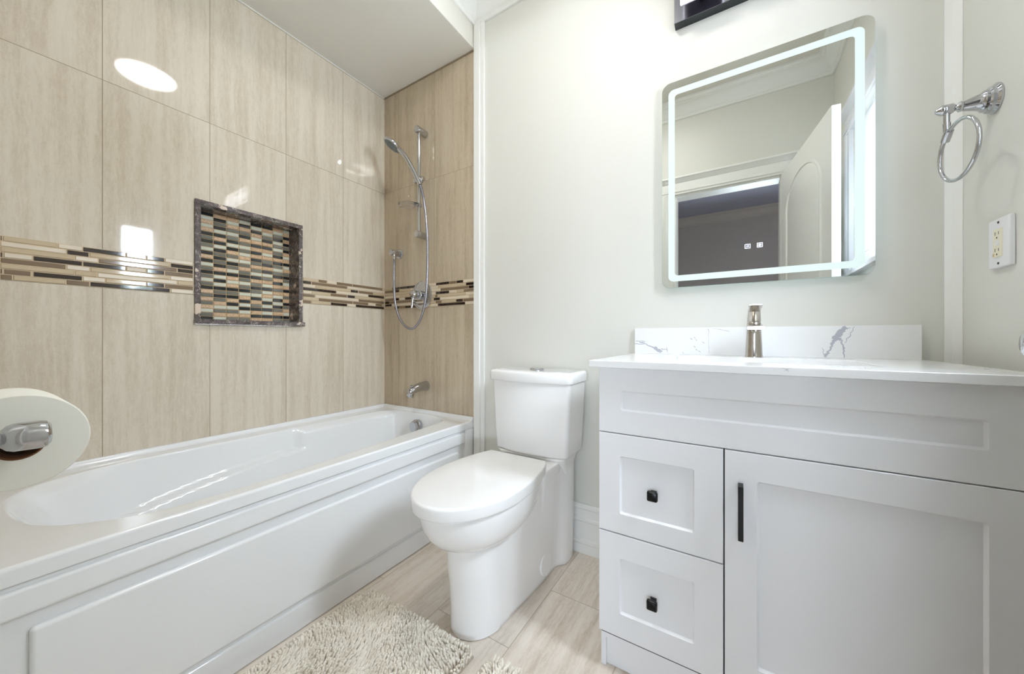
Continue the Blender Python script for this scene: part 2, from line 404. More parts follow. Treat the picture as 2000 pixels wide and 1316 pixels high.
L3 = ["b930-1004 d1006-1083 d1086-1244 b1246-1376 s1378-1465 d1467-1605 m1608-1680 d1683-1752 s1754-1900", "m930-1022 d1026-1076 b1078-1202 s1204-1482 b1484-1781 d1783-1900",
      "b930-1202 s1204-1512 m1514-1810 d1812-1900", "s930-1080 b1082-1300 s1302-1462 d1464-1603 s1605-1682 b1684-1756 m1758-1900",
      "m930-1022 d1026-1076 s1078-1138 d1140-1238 b1240-1456 m1458-1482 b1484-1778 s1780-1900", "d930-972 m974-1218 b1220-1440 d1442-1507 s1509-1812 b1814-1900",
      "d930-998 s1000-1242 b1244-1460 m1463-1527 b1529-1678 d1680-1750 m1754-1900", "b930-1026 d1028-1077 m1080-1138 d1140-1254 b1256-1408 s1410-1484 d1486-1774 s1776-1900"]
c3 = lambda q: x_on_back(580+q/5.405)
band('trim_10', 'X', 1.5558, 1.3115, 1.1690, [seq(s) for s in L3], c3, -1.981, -1.2225, 'brown and cream glass mosaic band behind the shower valve')

# ------------------------------------------------------------------ niche
t = thing('shower_niche', (XL, 0.796, NZ0), 'recessed shower niche lined with dark, grey and tan mosaic, framed in dark marble', 'niche')
XB = XL-0.092
b = MB().box(XB-0.01, XB, NY0, NY1, NZ0, NZ1, 0)
cols, rws = 9, 28
cw, rh = 0.0505, (NZ1-NZ0)/28
for i in range(cols+1):
    y0 = NY0+0.026+(i-1)*cw; y1 = min(y0+cw-0.002, NY1-0.001); y0 = max(y0, NY0+0.001)
    if y1-y0 < 0.004: continue
    prev = None; k = random.randrange(4)
    for j in range(rws):
        z0 = NZ0+j*rh+0.001; z1 = z0+rh-0.002
        c = random.choice([q for q in (1, 1, 1, 2, 2, 3, 3, 4, 4) if q != prev]); prev = c
        tt = XB+0.0035+random.random()*0.0008; e = 0.0012; dx = random.uniform(-0.0004, 0.0004)
        b.add([(XB,y0,z0),(XB,y1,z0),(XB,y1,z1),(XB,y0,z1),(tt,y0+e,z0+e),(tt+dx,y1-e,z0+e),(tt+dx,y1-e,z1-e),(tt,y0+e,z1-e)],
              [(4,5,6,7),(0,1,5,4),(1,2,6,5),(2,3,7,6),(3,0,4,7)], c)
b.build('mosaic_back', [M['n_grout'], M['n_dark'], M['n_grey'], M['n_pale'], M['n_tan']], t, smooth=0)
xo = XL+0.012
MB().box(XB-0.01, xo, NY0-0.020, NY0, NZ0-0.002, NZ1).build('side_trim', M['emperador'], t, bevel=0.002)
MB().box(XB-0.01, xo, NY1, NY1+0.020, NZ0-0.002, NZ1).build('side_trim', M['emperador'], t, bevel=0.002)
MB().box(XB-0.01, xo, NY0-0.020, NY1+0.020, NZ1, NZ1+0.020).build('top_trim', M['emperador'], t, bevel=0.002)
MB().box(XB-0.01, XL+0.0003, NY0-0.020, NY1+0.020, NZ0-0.022, NZ0).box(XL+0.0003, xo+0.012, NY0-0.022, NY1+0.027, NZ0-0.022, NZ0).build('sill', M['emperador'], t, bevel=0.003)

# ------------------------------------------------------------------ bathtub
TX0, TX1, TY0, TY1, TZ = XL+0.001, -1.226, YN+0.002, 1.5545, 0.527
t = thing('bathtub', (-1.60, 0.77, 0), 'long white alcove bathtub with panelled apron along the tiled wall', 'bathtub')
ctl = [(-1.908, .43), (-1.904, .62), (-1.900, .82), (-1.896, 1.02), (-1.893, 1.20), (-1.880, 1.39), (-1.845, 1.475), (-1.770, 1.508), (-1.660, 1.516), (-1.545, 1.514),
       (-1.440, 1.502), (-1.375, 1.465), (-1.344, 1.38), (-1.324, 1.17), (-1.304, .94), (-1.286, .72), (-1.278, .48), (-1.296, .29), (-1.372, .168),
       (-1.470, .105), (-1.600, .080), (-1.740, .084), (-1.840, .150), (-1.893, .270)]
top = [Vector(p) for p in catmull([(*p, 0) for p in ctl], 9)]
cx, cy = -1.60, 0.85
zs = [0.527, 0.5262, 0.5240, 0.5205, 0.515, 0.505] + [0.495-0.0075*i for i in range(30)] + [0.255, 0.225, 0.19, 0.165, 0.148, 0.138, 0.132, 0.130]
rings = []
for z in zs:
    d = 0.527-z; ring = []
    lipin = 0.007*math.sqrt(max(0.0, 1-(1-min(1, d/0.0075))**2))
    bot = 0.11*sm(0.30, 0.40, d)**1.5
    for p in top:
        x, y = p.x, p.y
        nx, ny = (cx-x), (cy-y); L = math.hypot(nx, ny); nx /= L; ny /= L
        X = x + (cx-x)*(0.16*d/0.4) + nx*(lipin+bot)
        far = max(0, (1.52-y)/1.44)
        Y = y + 0.55*d*far**2.2 - 0.16*d*(1-far)**2 + ny*(lipin+bot)
        if x < -1.78:                                        # arm ledge along the tiled side
            led = 0.423-0.07*max(0, (0.96-Y)/0.55)**1.6
            up = sm(led-0.004, led+0.006, z)*(1-sm(0.945, 0.958, Y))*sm(0.15, 0.35, Y)
            X += 0.030*(1-up)*sm(0.527, 0.50, z)*sm(-1.78, -1.86, x)
        ring.append((X, Y, z))
    rings.append(ring)
b = MB(); b.loft(rings, False, True)
# deck between the basin mouth and the outer edge
n = len(top); outer = []
for p in top:
    dx, dy = p.x-cx, p.y-cy
    k = min(((TX1-cx)/dx if dx > 0 else (TX0-cx)/dx) if abs(dx) > 1e-9 else 1e9, ((TY1-cy)/dy if dy > 0 else (TY0-cy)/dy) if abs(dy) > 1e-9 else 1e9)
    outer.append([cx+dx*k, cy+dy*k])
for c in ((TX0, TY0), (TX1, TY0), (TX0, TY1), (TX1, TY1)):  # snap nearest to the corners
    i = min(range(n), key=lambda q: (outer[q][0]-c[0])**2+(outer[q][1]-c[1])**2); outer[i] = list(c)
def inset(dv, z): return [(min(max(x, TX0), TX1-dv), y, z) for x, y in outer]
b.loft([rings[0], [(p.x+(q[0]-p.x)*0.12, p.y+(q[1]-p.y)*0.12, 0.527) for p, q in zip(top, inset(0.008, 0.527))], inset(0.008, 0.527), inset(0.0065, 0.527), inset(0.003, 0.5258), inset(0.0007, 0.5230), inset(0.0, 0.5195), inset(0.0, 0.517), inset(0.0, 0.490), inset(0.0, 0.4885), inset(0.0015, 0.4875), inset(0.012, 0.487)], False, False)
FL = [(0.0, 0.527), (0.0, 0.5445), (0.010, 0.5445), (0.0135, 0.542), (0.015, 0.537), (0.018, 0.530), (0.024, 0.527)]
b.strip(FL, (TX0, TY0), (TX0, TY1), (1, 0), 0, 0); b.strip(FL, (TX0, TY1), (TX1, TY1), (0, -1), 0, 0)
tb = b.build('tub_shell', M['acrylic'], t, smooth=60); wnm = tb.modifiers.new('weighted', 'WEIGHTED_NORMAL'); wnm.keep_sharp = True
b = MB().box(-1.300, -1.244, TY0, TY1, 0.0005, 0.489).box(-1.28, -1.2275, TY0, 1.482, 0.416, 0.476).box(-1.28, -1.230, 0.090, 1.432, 0.102, 0.384)
b.box(-1.28, -1.238, TY0, TY1, 0.0005, 0.088).box(-1.28, -1.2350, TY0, 1.482, 0.44, 0.4885).box(-1.28, -1.2265, 1.484, TY1, 0.0005, 0.489)
b.build('apron', M['acrylic'], t, bevel=0.009, bseg=4)
MB().lathe([(0.0, -0.012), (0.040, -0.012), (0.040, 0.005), (0.036, 0.010), (0.030, 0.012), (0.030, 0.026), (0.027, 0.030), (0.0, 0.031)], (-1.606, 1.484, 0.457), (0, -1, 0.10), 40).build('overflow_knob', M['chrome'], t)
t['label'] = 'long white alcove bathtub with panelled apron along the tiled wall'

# ------------------------------------------------------------------ shower fittings
WB = 1.5555
t = thing('shower_rail', (-1.600, 1.50, 1.60), 'upright chrome shower slide rail with two wall brackets', 'shower rail')
MB().tube([(-1.600, 1.500, 1.592), (-1.600, 1.500, 2.232)], 0.0095, 20).build('rail_tube', M['chrome'], t)
for z in (1.598, 2.220):
    MB().lathe([(0.0, 0), (0.0195, 0), (0.021, 0.003), (0.021, 0.072), (0.0185, 0.078), (0.0, 0.078)], (-1.600, WB, z), (0, -1, 0), 32).build('wall_bracket', M['chrome'], t)
s = MB().lathe([(0, 0), (0.015, 0), (0.017, 0.003), (0.017, 0.032), (0.015, 0.035), (0, 0.035)], (-1.634, 1.50, 1.925), (1, 0, 0), 28)
s.lathe([(0, 0), (0.013, 0), (0.0145, 0.003), (0.0145, 0.026), (0.012, 0.030), (0, 0.030)], (-1.592, 1.50, 1.925), (1, 0, 0), 28)
s.box(-1.616, -1.584, 1.482, 1.518, 1.908, 1.942)
s.tube([(-1.585, 1.492, 1.915), (-1.556, 1.462, 1.893)], [0.011, 0.015], 20)
s.build('slider', M['chrome'], t, bevel=0.002)
sd = MB(); dr = []
for r, z in ((0.0, 1.760), (0.030, 1.760), (0.052, 1.766), (0.060, 1.776), (0.062, 1.779), (0.057, 1.777), (0.048, 1.770), (0.028, 1.765), (0.0, 1.765)):
    dr.append([(-1.655+max(r, 1e-4)*math.cos(2*PI*k/36), 1.462+max(r, 1e-4)*0.85*math.sin(2*PI*k/36), z) for k in range(36)])
sd.loft(dr, True, True); sd.box(-1.612, -1.588, 1.468, 1.512, 1.764, 1.780)
tag(sd.build('soap_dish', M['acrylic_clear'], t, bevel=0.0015), 'clear plastic soap dish')

# hand shower rests in the slider
H0, H1 = Vector((-1.540, 1.452, 1.862)), Vector((-1.623, 1.412, 2.037))
t = thing('hand_shower', tuple(H0), 'chrome hand shower with round spray head and ribbed hose, resting in the slide rail', 'hand shower')
hp = cat_open([H0, (-1.563, 1.442, 1.915), (-1.590, 1.430, 1.974), H1, (-1.660, 1.402, 2.082)], 8)
rr = [0.0125+0.001*math.sin(i/len(hp)*3) for i in range(len(hp))]
MB().tube(hp, rr, 20).build('handle', M['chrome'], t)
face = Vector((-0.37, -0.40, -0.84)).normalized()
hc = Vector((-1.700, 1.386, 2.108))
hd = MB().lathe([(0.0, -0.026), (0.018, -0.025), (0.038, -0.018), (0.053, -0.008), (0.056, 0.0), (0.055, 0.004), (0.051, 0.006), (0.0, 0.006)], hc, face, 48)
hd.build('spray_head', M['chrome'], t)
nz = MB().lathe([(0.0, 0.0055), (0.047, 0.0055), (0.047, 0.0068), (0.0, 0.0072)], hc, face, 40)
u = face.orthogonal().normalized(); w = face.cross(u)
for rr_, cnt in ((0.012, 8), (0.024, 14), (0.036, 20)):
    for k in range(cnt):
        a = 2*PI*k/cnt; c = hc + u*rr_*math.cos(a) + w*rr_*math.sin(a)
        nz.lathe([(0.0016, 0.0065), (0.0012, 0.0095), (0.0, 0.0097)], c, face, 6)
tag(nz.build('spray_plate', M['rubber'], t), 'grey spray plate with nozzles')
hs = cat_open([H0, (-1.532, 1.458, 1.83), (-1.524, 1.464, 1.78), (-1.516, 1.474, 1.68), (-1.510, 1.480, 1.54), (-1.508, 1.478, 1.38), (-1.512, 1.472, 1.24), (-1.535, 1.468, 1.13), (-1.580, 1.470, 1.062),
               (-1.640, 1.476, 1.036), (-1.710, 1.482, 1.060), (-1.770, 1.488, 1.125), (-1.805, 1.492, 1.22), (-1.818, 1.495, 1.34), (-1.818, 1.497, 1.44), (-1.818, 1.498, 1.482)], 40)
hr = [0.0078 if i % 3 else 0.0062 for i in range(len(hs))]
MB().tube(hs, hr, 10).build('hose', M['hose'], t, smooth=80)
MB().lathe([(0.008, 0), (0.0105, 0.002), (0.0105, 0.028), (0.008, 0.032)], (-1.818, 1.498, 1.474), (0, 0, 1), 20).build('hose_nut', M['chrome'], t)

t = thing('shower_outlet', (-1.835, WB, 1.520), 'small chrome water outlet elbow on the shower wall', 'water outlet')
MB().lathe([(0, 0), (0.031, 0), (0.031, 0.004), (0.028, 0.007), (0, 0.007)], (-1.835, WB, 1.520), (0, -1, 0), 40).build('wall_flange', M['chrome'], t)
MB().lathe([(0.0185, 0.005), (0.0185, 0.066), (0.017, 0.072), (0.0, 0.073)], (-1.835, WB, 1.520), (-0.0, -1, 0), 32).build('elbow', M['chrome'], t)

t = thing('shower_valve', (-1.632, WB, 1.243), 'round chrome shower valve plate with a lever handle', 'shower valve')
VC = (-1.632, WB, 1.243)
MB().lathe([(0, 0), (0.086, 0), (0.086, 0.004), (0.080, 0.009), (0.060, 0.011), (0.0, 0.012)], VC, (0, -1, 0), 64).build('escutcheon', M['chrome'], t)
MB().lathe([(0.028, 0.010), (0.028, 0.030), (0.024, 0.034), (0.020, 0.036), (0.020, 0.048), (0.024, 0.052), (0.024, 0.078), (0.018, 0.084), (0, 0.085)], VC, (0, -1, 0), 40).build('valve_stem', M['chrome'], t)
lv = MB().tube([(-1.632, WB-0.070, 1.243), (-1.632, WB-0.078, 1.200), (-1.632, WB-0.084, 1.160)], [0.008, 0.0075, 0.0065], 16)
lv.build('lever', M['chrome'], t)

t = thing('tub_spout', (-1.597, WB, 0.690), 'chrome bathtub spout low on the shower wall', 'spout')
sp = []
for yy, zc, rz, rx in ((0.0, 0.690, 0.030, 0.030), (0.004, 0.690, 0.030, 0.030), (0.030, 0.690, 0.0275, 0.027), (0.070, 0.686, 0.025, 0.0245), (0.105, 0.677, 0.0245, 0.023), (0.128, 0.668, 0.024, 0.022), (0.138, 0.662, 0.021, 0.019), (0.141, 0.660, 0.012, 0.012)):
    sp.append([(-1.597+rx*math.cos(2*PI*k/28), WB-yy, zc+rz*math.sin(2*PI*k/28)) for k in range(28)])
MB().loft(sp).build('spout_body', M['chrome'], t)
MB().lathe([(0.016, 0), (0.016, 0.016), (0.013, 0.016), (0.013, 0.004), (0, 0.004)], (-1.597, WB-0.120, 0.652), (0, 0, -1), 24).build('outlet_ring', M['chrome'], t)
MB().lathe([(0.0045, 0), (0.0045, 0.010), (0.008, 0.012), (0.008, 0.017), (0, 0.019)], (-1.597, WB-0.118, 0.690), (0, 0, 1), 16).build('diverter_knob', M['chrome'], t)

# ------------------------------------------------------------------ toilet
TC = -0.767
t = thing('toilet', (TC, 1.15, 0), 'white skirted toilet with closed lid between bathtub and vanity', 'toilet')
def ring_from(half, z, k=1.0):
    """half: list of (y, halfwidth) front to back -> closed ring"""
    R = [(TC+h, y, z) for y, h in half]; Lh = [(TC-h, y, z) for y, h in reversed(half) if h > 1e-6]
    return R+Lh
def skirt(z):
    f = z/0.44
    yf = 0.890-0.022*sm(0.05, 0.33, z); wf = 0.094+0.003*f; wm = 0.112+0.028*f; wb = 0.146+0.006*f
    P = []
    for k in range(13):
        a = PI/2*k/12; P.append((yf+0.12*(1-math.cos(a)), max(wf*math.sin(a), 0.0)))
    for yy in (1.06, 1.12, 1.20, 1.28, 1.34, 1.375):
        P.append((yy, wf+(wm-wf)*sm(yf+0.12, 1.30, yy)))
    st = sm(0.47, 0.40, z)
    P += [(1.395, wm+0.004), (1.41, wm+0.5*(wb-wm)), (1.425, wb-0.004), (1.45, wb), (1.50, wb), (1.515, wb-0.006)]
    return ring_from(P, z)
zl = [0.001, 0.004, 0.02, 0.08, 0.16, 0.24, 0.30, 0.35, 0.39, 0.43, 0.446, 0.452]
rs = []
for z in zl:
    r = skirt(min(z, 0.43))
    ins = 0.004 if z < 0.002 else (0.002*sm(0.44, 0.446, z)+0.006*sm(0.446, 0.452, z))
    rs.append([(TC+(x-TC)*(1-ins/0.12), y+(0.004 if (ins > 0 and y < 1.0) else 0), z) for x, y, _ in r])
b = MB().loft(rs)
# tank shelf rising at the back
def shelf(z, w, y0): return [(TC+x, y, z) for x, y in rrect(-w, w, y0, 1.518, 0.03, 5)]
b.loft([shelf(0.30, 0.146, 1.425), shelf(0.40, 0.150, 1.40), shelf(0.440, 0.156, 1.375), shelf(0.466, 0.165, 1.350), shelf(0.473, 0.167, 1.347), shelf(0.4765, 0.164, 1.350)])
b.loft([[(TC+x, y, z) for x, y in rrect(-w, w, 1.22, 1.46, 0.025, 5)] for z, w in ((0.30, 0.128), (0.40, 0.137), (0.440, 0.141), (0.457, 0.142), (0.461, 0.141), (0.463, 0.137))])
def egg(s, z, yc=1.02, fr=0.272, hw=0.172, back=1.262, grow=0.0):
    pts = []
    N = 30
    for k in range(N+1):
        a = PI/2*k/N; pts.append((1.0-(1.0-yc+fr)*math.cos(a), (hw+grow)*math.sin(a)))
    for k in range(1, 13):
        yy = 1.0+(back-1.0)*k/12; pts.append((yy, (hw+grow)*math.sqrt(max(0, 1-((yy-1.0)/0.385)**2))))
    pts = [(yc+(y-yc)*s, h*s) for y, h in pts]
    return ring_from(pts, z)
BS = [(0.304, 0.58), (0.309, 0.67), (0.318, 0.745), (0.330, 0.805), (0.345, 0.858), (0.365, 0.905), (0.388, 0.943), (0.412, 0.970), (0.432, 0.984), (0.442, 0.986), (0.448, 0.981), (0.4505, 0.965)]
b.loft([egg(s, z, 1.06, 0.305, 0.170) for z, s in BS])
b.build('bowl', M['porcelain'], t, smooth=50)
MB().loft([egg(0.965, 0.4507, 1.02), egg(0.972, 0.4515, 1.02), egg(0.972, 0.4545, 1.02), egg(0.965, 0.4552, 1.02)]).build('seat', M['porcelain'], t, smooth=50)
LD = [(0.4555, 0.988), (0.4570, 0.999), (0.4600, 1.004), (0.4880, 1.007), (0.4925, 1.005), (0.4955, 0.999), (0.4972, 0.989), (0.4979, 0.970), (0.4982, 0.6)]
MB().loft([egg(s, z, 1.03, 0.296, 0.180) for z, s in LD]).build('lid', M['porcelain'], t, smooth=50)
for sx in (-1, 1):
    MB().lathe([(0.0, 0), (0.012, 0), (0.013, 0.003), (0.013, 0.040), (0.012, 0.043), (0, 0.043)], (TC+sx*0.075-0.021, 1.272, 0.468), (1, 0, 0), 20).build('lid_hinge', M['porcelain'], t)
def tankring(w, z, yf, bow, r=0.020, yb=1.538):
    """rounded box in plan with a bowed front"""
    out = []
    for x, y in rrect(-w, w, yf, yb, r, 6):
        if y < yf+r+1e-6 and abs(x) <= w: pass
        f = 1-min(1, (y-yf)/(yb-yf))
        out.append((TC+x, y-bow*(1-(x/w)**2)*f, z))
    return out
def tankring2(w, z, yf, bow, r=0.020, yb=1.538, n=14):
    P = []
    for k in range(n+1):                                    # front from left to right
        x = -w+r+(2*w-2*r)*k/n; P.append((x, yf-bow*(1-(x/w)**2)))
    def arc(cx_, cy_, a0): return [(cx_+r*math.cos(math.radians(a0+90*k/6)), cy_+r*math.sin(math.radians(a0+90*k/6))) for k in range(1, 7)]
    ya = P[-1][1]
    P += arc(w-r, ya+r, -90); P.append((w, yb-r)); P += arc(w-r, yb-r, 0); P.append((-w+r, yb)); P += arc(-w+r, yb-r, 90)
    P.append((-w, ya+r)); P += arc(-w+r, ya+r, 180)[:-1]
    return [(TC+x, y, z) for x, y in P]
TK = [(0.477, 0.168, 1.372), (0.480, 0.174, 1.366), (0.486, 0.178, 1.362), (0.56, 0.183, 1.360), (0.70, 0.190, 1.357), (0.790, 0.195, 1.355)]
MB().loft([tankring2(w, z, yf, 0.030) for z, w, yf in TK]).build('tank', M['porcelain'], t, smooth=50)
TL = [(0.7905, 0.199, 1.351), (0.7925, 0.203, 1.347), (0.796, 0.205, 1.345), (0.826, 0.205, 1.345), (0.833, 0.203, 1.347), (0.8365, 0.198, 1.352), (0.838, 0.188, 1.362)]
MB().loft([tankring2(w, z, yf, 0.032, 0.024) for z, w, yf in TL]).build('tank_lid', M['porcelain'], t, smooth=50)
fb = []
for r, z in ((1.0, 0.8375), (1.0, 0.8425), (0.93, 0.8445), (0.05, 0.845)):
    fb.append([(-0.775+0.034*r*math.cos(2*PI*k/40), 1.447+0.024*r*math.sin(2*PI*k/40), z) for k in range(40)])
MB().loft(fb).build('flush_button', M['chrome'], t)
MB().lathe([(0, 0), (0.046, 0), (0.046, 0.004), (0.043, 0.0065), (0.0, 0.0075)], (TC+0.1150, 1.287, 0.072), (1, 0, 0.07), 40).build('bolt_cap', M['porcelain'], t)

# ------------------------------------------------------------------ vanity
VF = 1.035
t = thing('vanity_cabinet', (0.06, 1.30, 0), 'white shaker vanity cabinet with two drawers and one door', 'vanity cabinet')
b = MB().box(-0.345, -0.330, 1.056, 1.545, 0.0008, 0.8985).box(0.447, 0.462, 1.056, 1.545, 0.0008, 0.8985).box(-0.330, 0.447, 1.538, 1.545, 0.085, 0.8985).box(-0.330, 0.447, 1.056, 1.538, 0.085, 0.100)
b.box(-0.330, 0.447, 1.066, 1.082, 0.0008, 0.0995)
b.build('carcass', M['lacquer'], t, smooth=0)
MB().box(-0.344, 0.461, 1.0552, 1.0558, 0.10, 0.89).build('gap_shade', M['gapshade'], t, smooth=0)  # dark sheet: shade in the gaps between the fronts, put into colour
def shaker(x0, x1, z0, z1, ix0, ix1, iz0, iz1, name, par, dep=0.007, r=0.006, th=0.0195):
    q = MB(); n = 5; y = VF
    i0 = rrect(ix0, ix1, iz0, iz1, r, n); i1 = rrect(ix0+0.0028, ix1-0.0028, iz0+0.0028, iz1-0.0028, r*0.7, n)
    i2 = rrect(ix0+0.0045, ix1-0.0045, iz0+0.0045, iz1-0.0045, r*0.6, n)
    oc = [(x1, z1), (x0, z1), (x0, z0), (x1, z0)]; N = len(i0); per = n+1; e = 0.0015
    V = [(x, y, z) for x, z in i0] + [(x, y+dep*0.75, z) for x, z in i1] + [(x, y+dep, z) for x, z in i2]
    F = []
    for k in range(N):
        k2 = (k+1) % N
        F += [(k, k2, N+k2, N+k), (N+k, N+k2, 2*N+k2, 2*N+k)]
    F.append(tuple(range(2*N, 3*N)))
    o = len(V)
    sg = [(-1, -1), (1, -1), (1, 1), (-1, 1)]
    V += [(cx_+e*s0, y, cz_+e*s1) for (cx_, cz_), (s0, s1) in zip(oc, sg)] + [(cx_, y+e, cz_) for cx_, cz_ in oc] + [(cx_, y+th, cz_) for cx_, cz_ in oc]
    for c in range(4):
        for k in range(n): F.append((o+c, c*per+k, c*per+k+1))
        c2 = (c+1) % 4
        F.append((o+c, c*per+n, (c2*per) % N, o+c2))
        F += [(o+c, o+c2, o+4+c2, o+4+c), (o+4+c, o+4+c2, o+8+c2, o+8+c)]
    F.append((o+8, o+9, o+10, o+11))
    q.add(V, F)
    return q.build(name, M['lacquer'], par, smooth=30)
shaker(-0.345, 0.462, 0.7085, 0.8980, -0.281, 0.400, 0.774, 0.832, 'top_panel', t)
dr1 = shaker(-0.345, -0.0265, 0.4185, 0.7060, -0.284, -0.091, 0.476, 0.643, 'drawer', t)
dr2 = shaker(-0.345, -0.0265, 0.1180, 0.4155, -0.284, -0.091, 0.187, 0.348, 'drawer', t)
dor = shaker(-0.0235, 0.462, 0.1180, 0.7060, 0.043, 0.400, 0.187, 0.640, 'door', t)
def sqknob(x, z, par):
    def sq(h, yy, r): return [(x+a, yy, z+c) for a, c in rrect(-h, h, -h, h, r, 5)]
    y = VF+0.007
    k = MB().loft([sq(0.008, y, 0.002), sq(0.006, y-0.004, 0.002), sq(0.006, y-0.014, 0.002), sq(0.0125, y-0.018, 0.004), sq(0.0140, y-0.021, 0.005), sq(0.0135, y-0.026, 0.005), sq(0.011, y-0.0285, 0.004)])
    tag(k.build('knob', M['black'], par, smooth=40), 'black square knob')
sqknob(-0.192, 0.554, dr1); sqknob(-0.193, 0.258, dr2)
h = MB().box(0.0045, 0.0155, VF-0.030, VF-0.021, 0.500, 0.630).box(0.0045, 0.0155, VF-0.026, VF, 0.618, 0.630).box(0.0045, 0.0155, VF-0.026, VF, 0.500, 0.512)
tag(h.build('bar_handle', M['black'], dor, bevel=0.0012), 'black bar handle')

# countertop with a cut-out for the sink
KX0, KX1, KY0, KY1, KZ0, KZ1 = -0.369, 0.480, 1.012, 1.558, 0.8990, 0.9185
SX0, SX1, SY0, SY1 = -0.182, 0.292, 1.145, 1.420
t = thing('countertop', (0.055, 1.30, KZ0), 'white quartz vanity countertop with veined backsplash', 'countertop')
q = MB(); n = 6
ih = rrect(SX0, SX1, SY0, SY1, 0.022, n); oc = [(KX1, KY1), (KX0, KY1), (KX0, KY0), (KX1, KY0)]; N = len(ih); per = n+1
V = []; F = []
for z in (KZ1, KZ0):
    V += [(x, y, z) for x, y in ih] + [(x, y, z) for x, y in oc]
S = N+4
for lv in (0, 1):
    o = lv*S
    for c in range(4):
        for k in range(n): F.append((o+N+c, o+c*per+k, o+c*per+k+1))
        c2 = (c+1) % 4
        F.append((o+N+c, o+c*per+n, o+(c2*per) % N, o+N+c2))
for k in range(N): F.append((k, (k+1) % N, S+(k+1) % N, S+k))
for c in range(4): F.append((N+c, N+(c+1) % 4, S+N+(c+1) % 4, S+N+c))
q.add(V, F).build('slab', M['quartz'], t, smooth=0, bevel=0.0015, bseg=2)
BY = 1.540
q = MB().box(-0.359, 0.467, BY, 1.559, KZ1+0.0002, 1.0235, 0)
VN = [0]
def vein(pts, wd):
    VN[0] += 1; yv = BY-0.0002-0.00002*VN[0]
    P = [Vector((p[0], 0, p[1])) for p in pts]; A = []; B = []
    for i, p in enumerate(P):
        tdir = (P[min(i+1, len(P)-1)]-P[max(i-1, 0)]).normalized(); nn = Vector((-tdir.z, 0, tdir.x)); ww = wd[i]*0.5
        A.append((p.x+nn.x*ww, yv, min(p.z+nn.z*ww, 1.0228))); B.append((p.x-nn.x*ww, yv, min(p.z-nn.z*ww, 1.0228)))
    k = len(P)
    q.add(A+B, [(i, i+1, k+i+1, k+i) for i in range(k-1)], 1)
def rag(p0, p1, w0, w1, nseg=10, jit=0.0025):
    pts, wd = [], []
    for i in range(nseg+1):
        f = i/nseg
        pts.append((p0[0]+(p1[0]-p0[0])*f+random.uniform(-jit, jit), p0[1]+(p1[1]-p0[1])*f+random.uniform(-jit, jit)*0.6))
        wd.append((w0+(w1-w0)*f)*random.uniform(0.6, 1.35))
    vein(pts, wd)
rag((0.300, 1.020), (0.272, 0.982), 0.016, 0.014); rag((0.274, 0.985), (0.262, 0.946), 0.013, 0.004); rag((0.263, 0.948), (0.248, 0.921), 0.004, 0.009)
rag((0.276, 0.984), (0.288, 0.978), 0.012, 0.010, 4); rag((0.288, 0.980), (0.294, 0.950), 0.004, 0.006, 6); rag((0.294, 0.952), (0.297, 0.921), 0.005, 0.002, 6)
rag((0.322, 1.020), (0.296, 0.966), 0.0018, 0.0022, 8); rag((0.292, 1.010), (0.312, 1.018), 0.002, 0.0015, 4); rag((0.243, 0.950), (0.247, 0.924), 0.001, 0.002, 4)
rag((-0.358, 0.971), (-0.318, 0.968), 0.002, 0.003, 6); rag((-0.358, 0.959), (-0.322, 0.957), 0.002, 0.003, 5); rag((-0.340, 0.964), (-0.320, 0.963), 0.006, 0.005, 4, 0.001)
rag((-0.322, 0.960), (-0.280, 0.942), 0.004, 0.006, 8); rag((-0.284, 0.944), (-0.255, 0.926), 0.016, 0.012, 6); rag((-0.256, 0.940), (-0.232, 0.934), 0.003, 0.002, 5)
rag((-0.236, 0.944), (-0.232, 0.928), 0.002, 0.002, 4)
for (x_, z_) in ((-0.135, 0.985), (-0.146, 0.980), (-0.128, 0.975), (-0.135, 0.950), (-0.128, 0.938), (-0.118, 0.932), (-0.105, 0.966), (-0.175, 0.925)):
    rag((x_-0.003, z_+0.003), (x_+0.003, z_-0.003), 0.0015, 0.0025, 3, 0.001)
rag((-0.088, 1.018), (-0.086, 1.000), 0.002, 0.001, 4, 0.001); rag((-0.087, 1.000), (-0.086, 0.925), 0.0008, 0.0010, 12, 0.0012)
rag((-0.075, 1.020), (-0.020, 1.008), 0.0008, 0.0016, 10, 0.001)
q.build('backsplash', [M['quartz_plain'], M['vein']], t, smooth=0)

t = thing('sink', (0.055, 1.28, 0.76), 'rectangular white undermount sink sunk in the countertop', 'sink')
def sring(g, z, r): return [(x, y, z) for x, y in rrect(SX0-g, SX1+g, SY0-g, SY1+g, r, 6)]
MB().loft([sring(0.012, 0.8985, 0.03), sring(-0.0015, 0.8985, 0.022), sring(-0.003, 0.893, 0.022), sring(-0.012, 0.80, 0.035), sring(-0.030, 0.775, 0.05), sring(-0.075, 0.768, 0.05)], False, True).build('basin', M['porcelain'], t, smooth=50)
MB().lathe([(0, 0), (0.022, 0), (0.022, 0.003), (0.016, 0.004), (0.014, 0.002), (0, 0.002)], (0.055, 1.30, 0.7682), (0, 0, 1), 28).build('drain', M['chrome'], t)

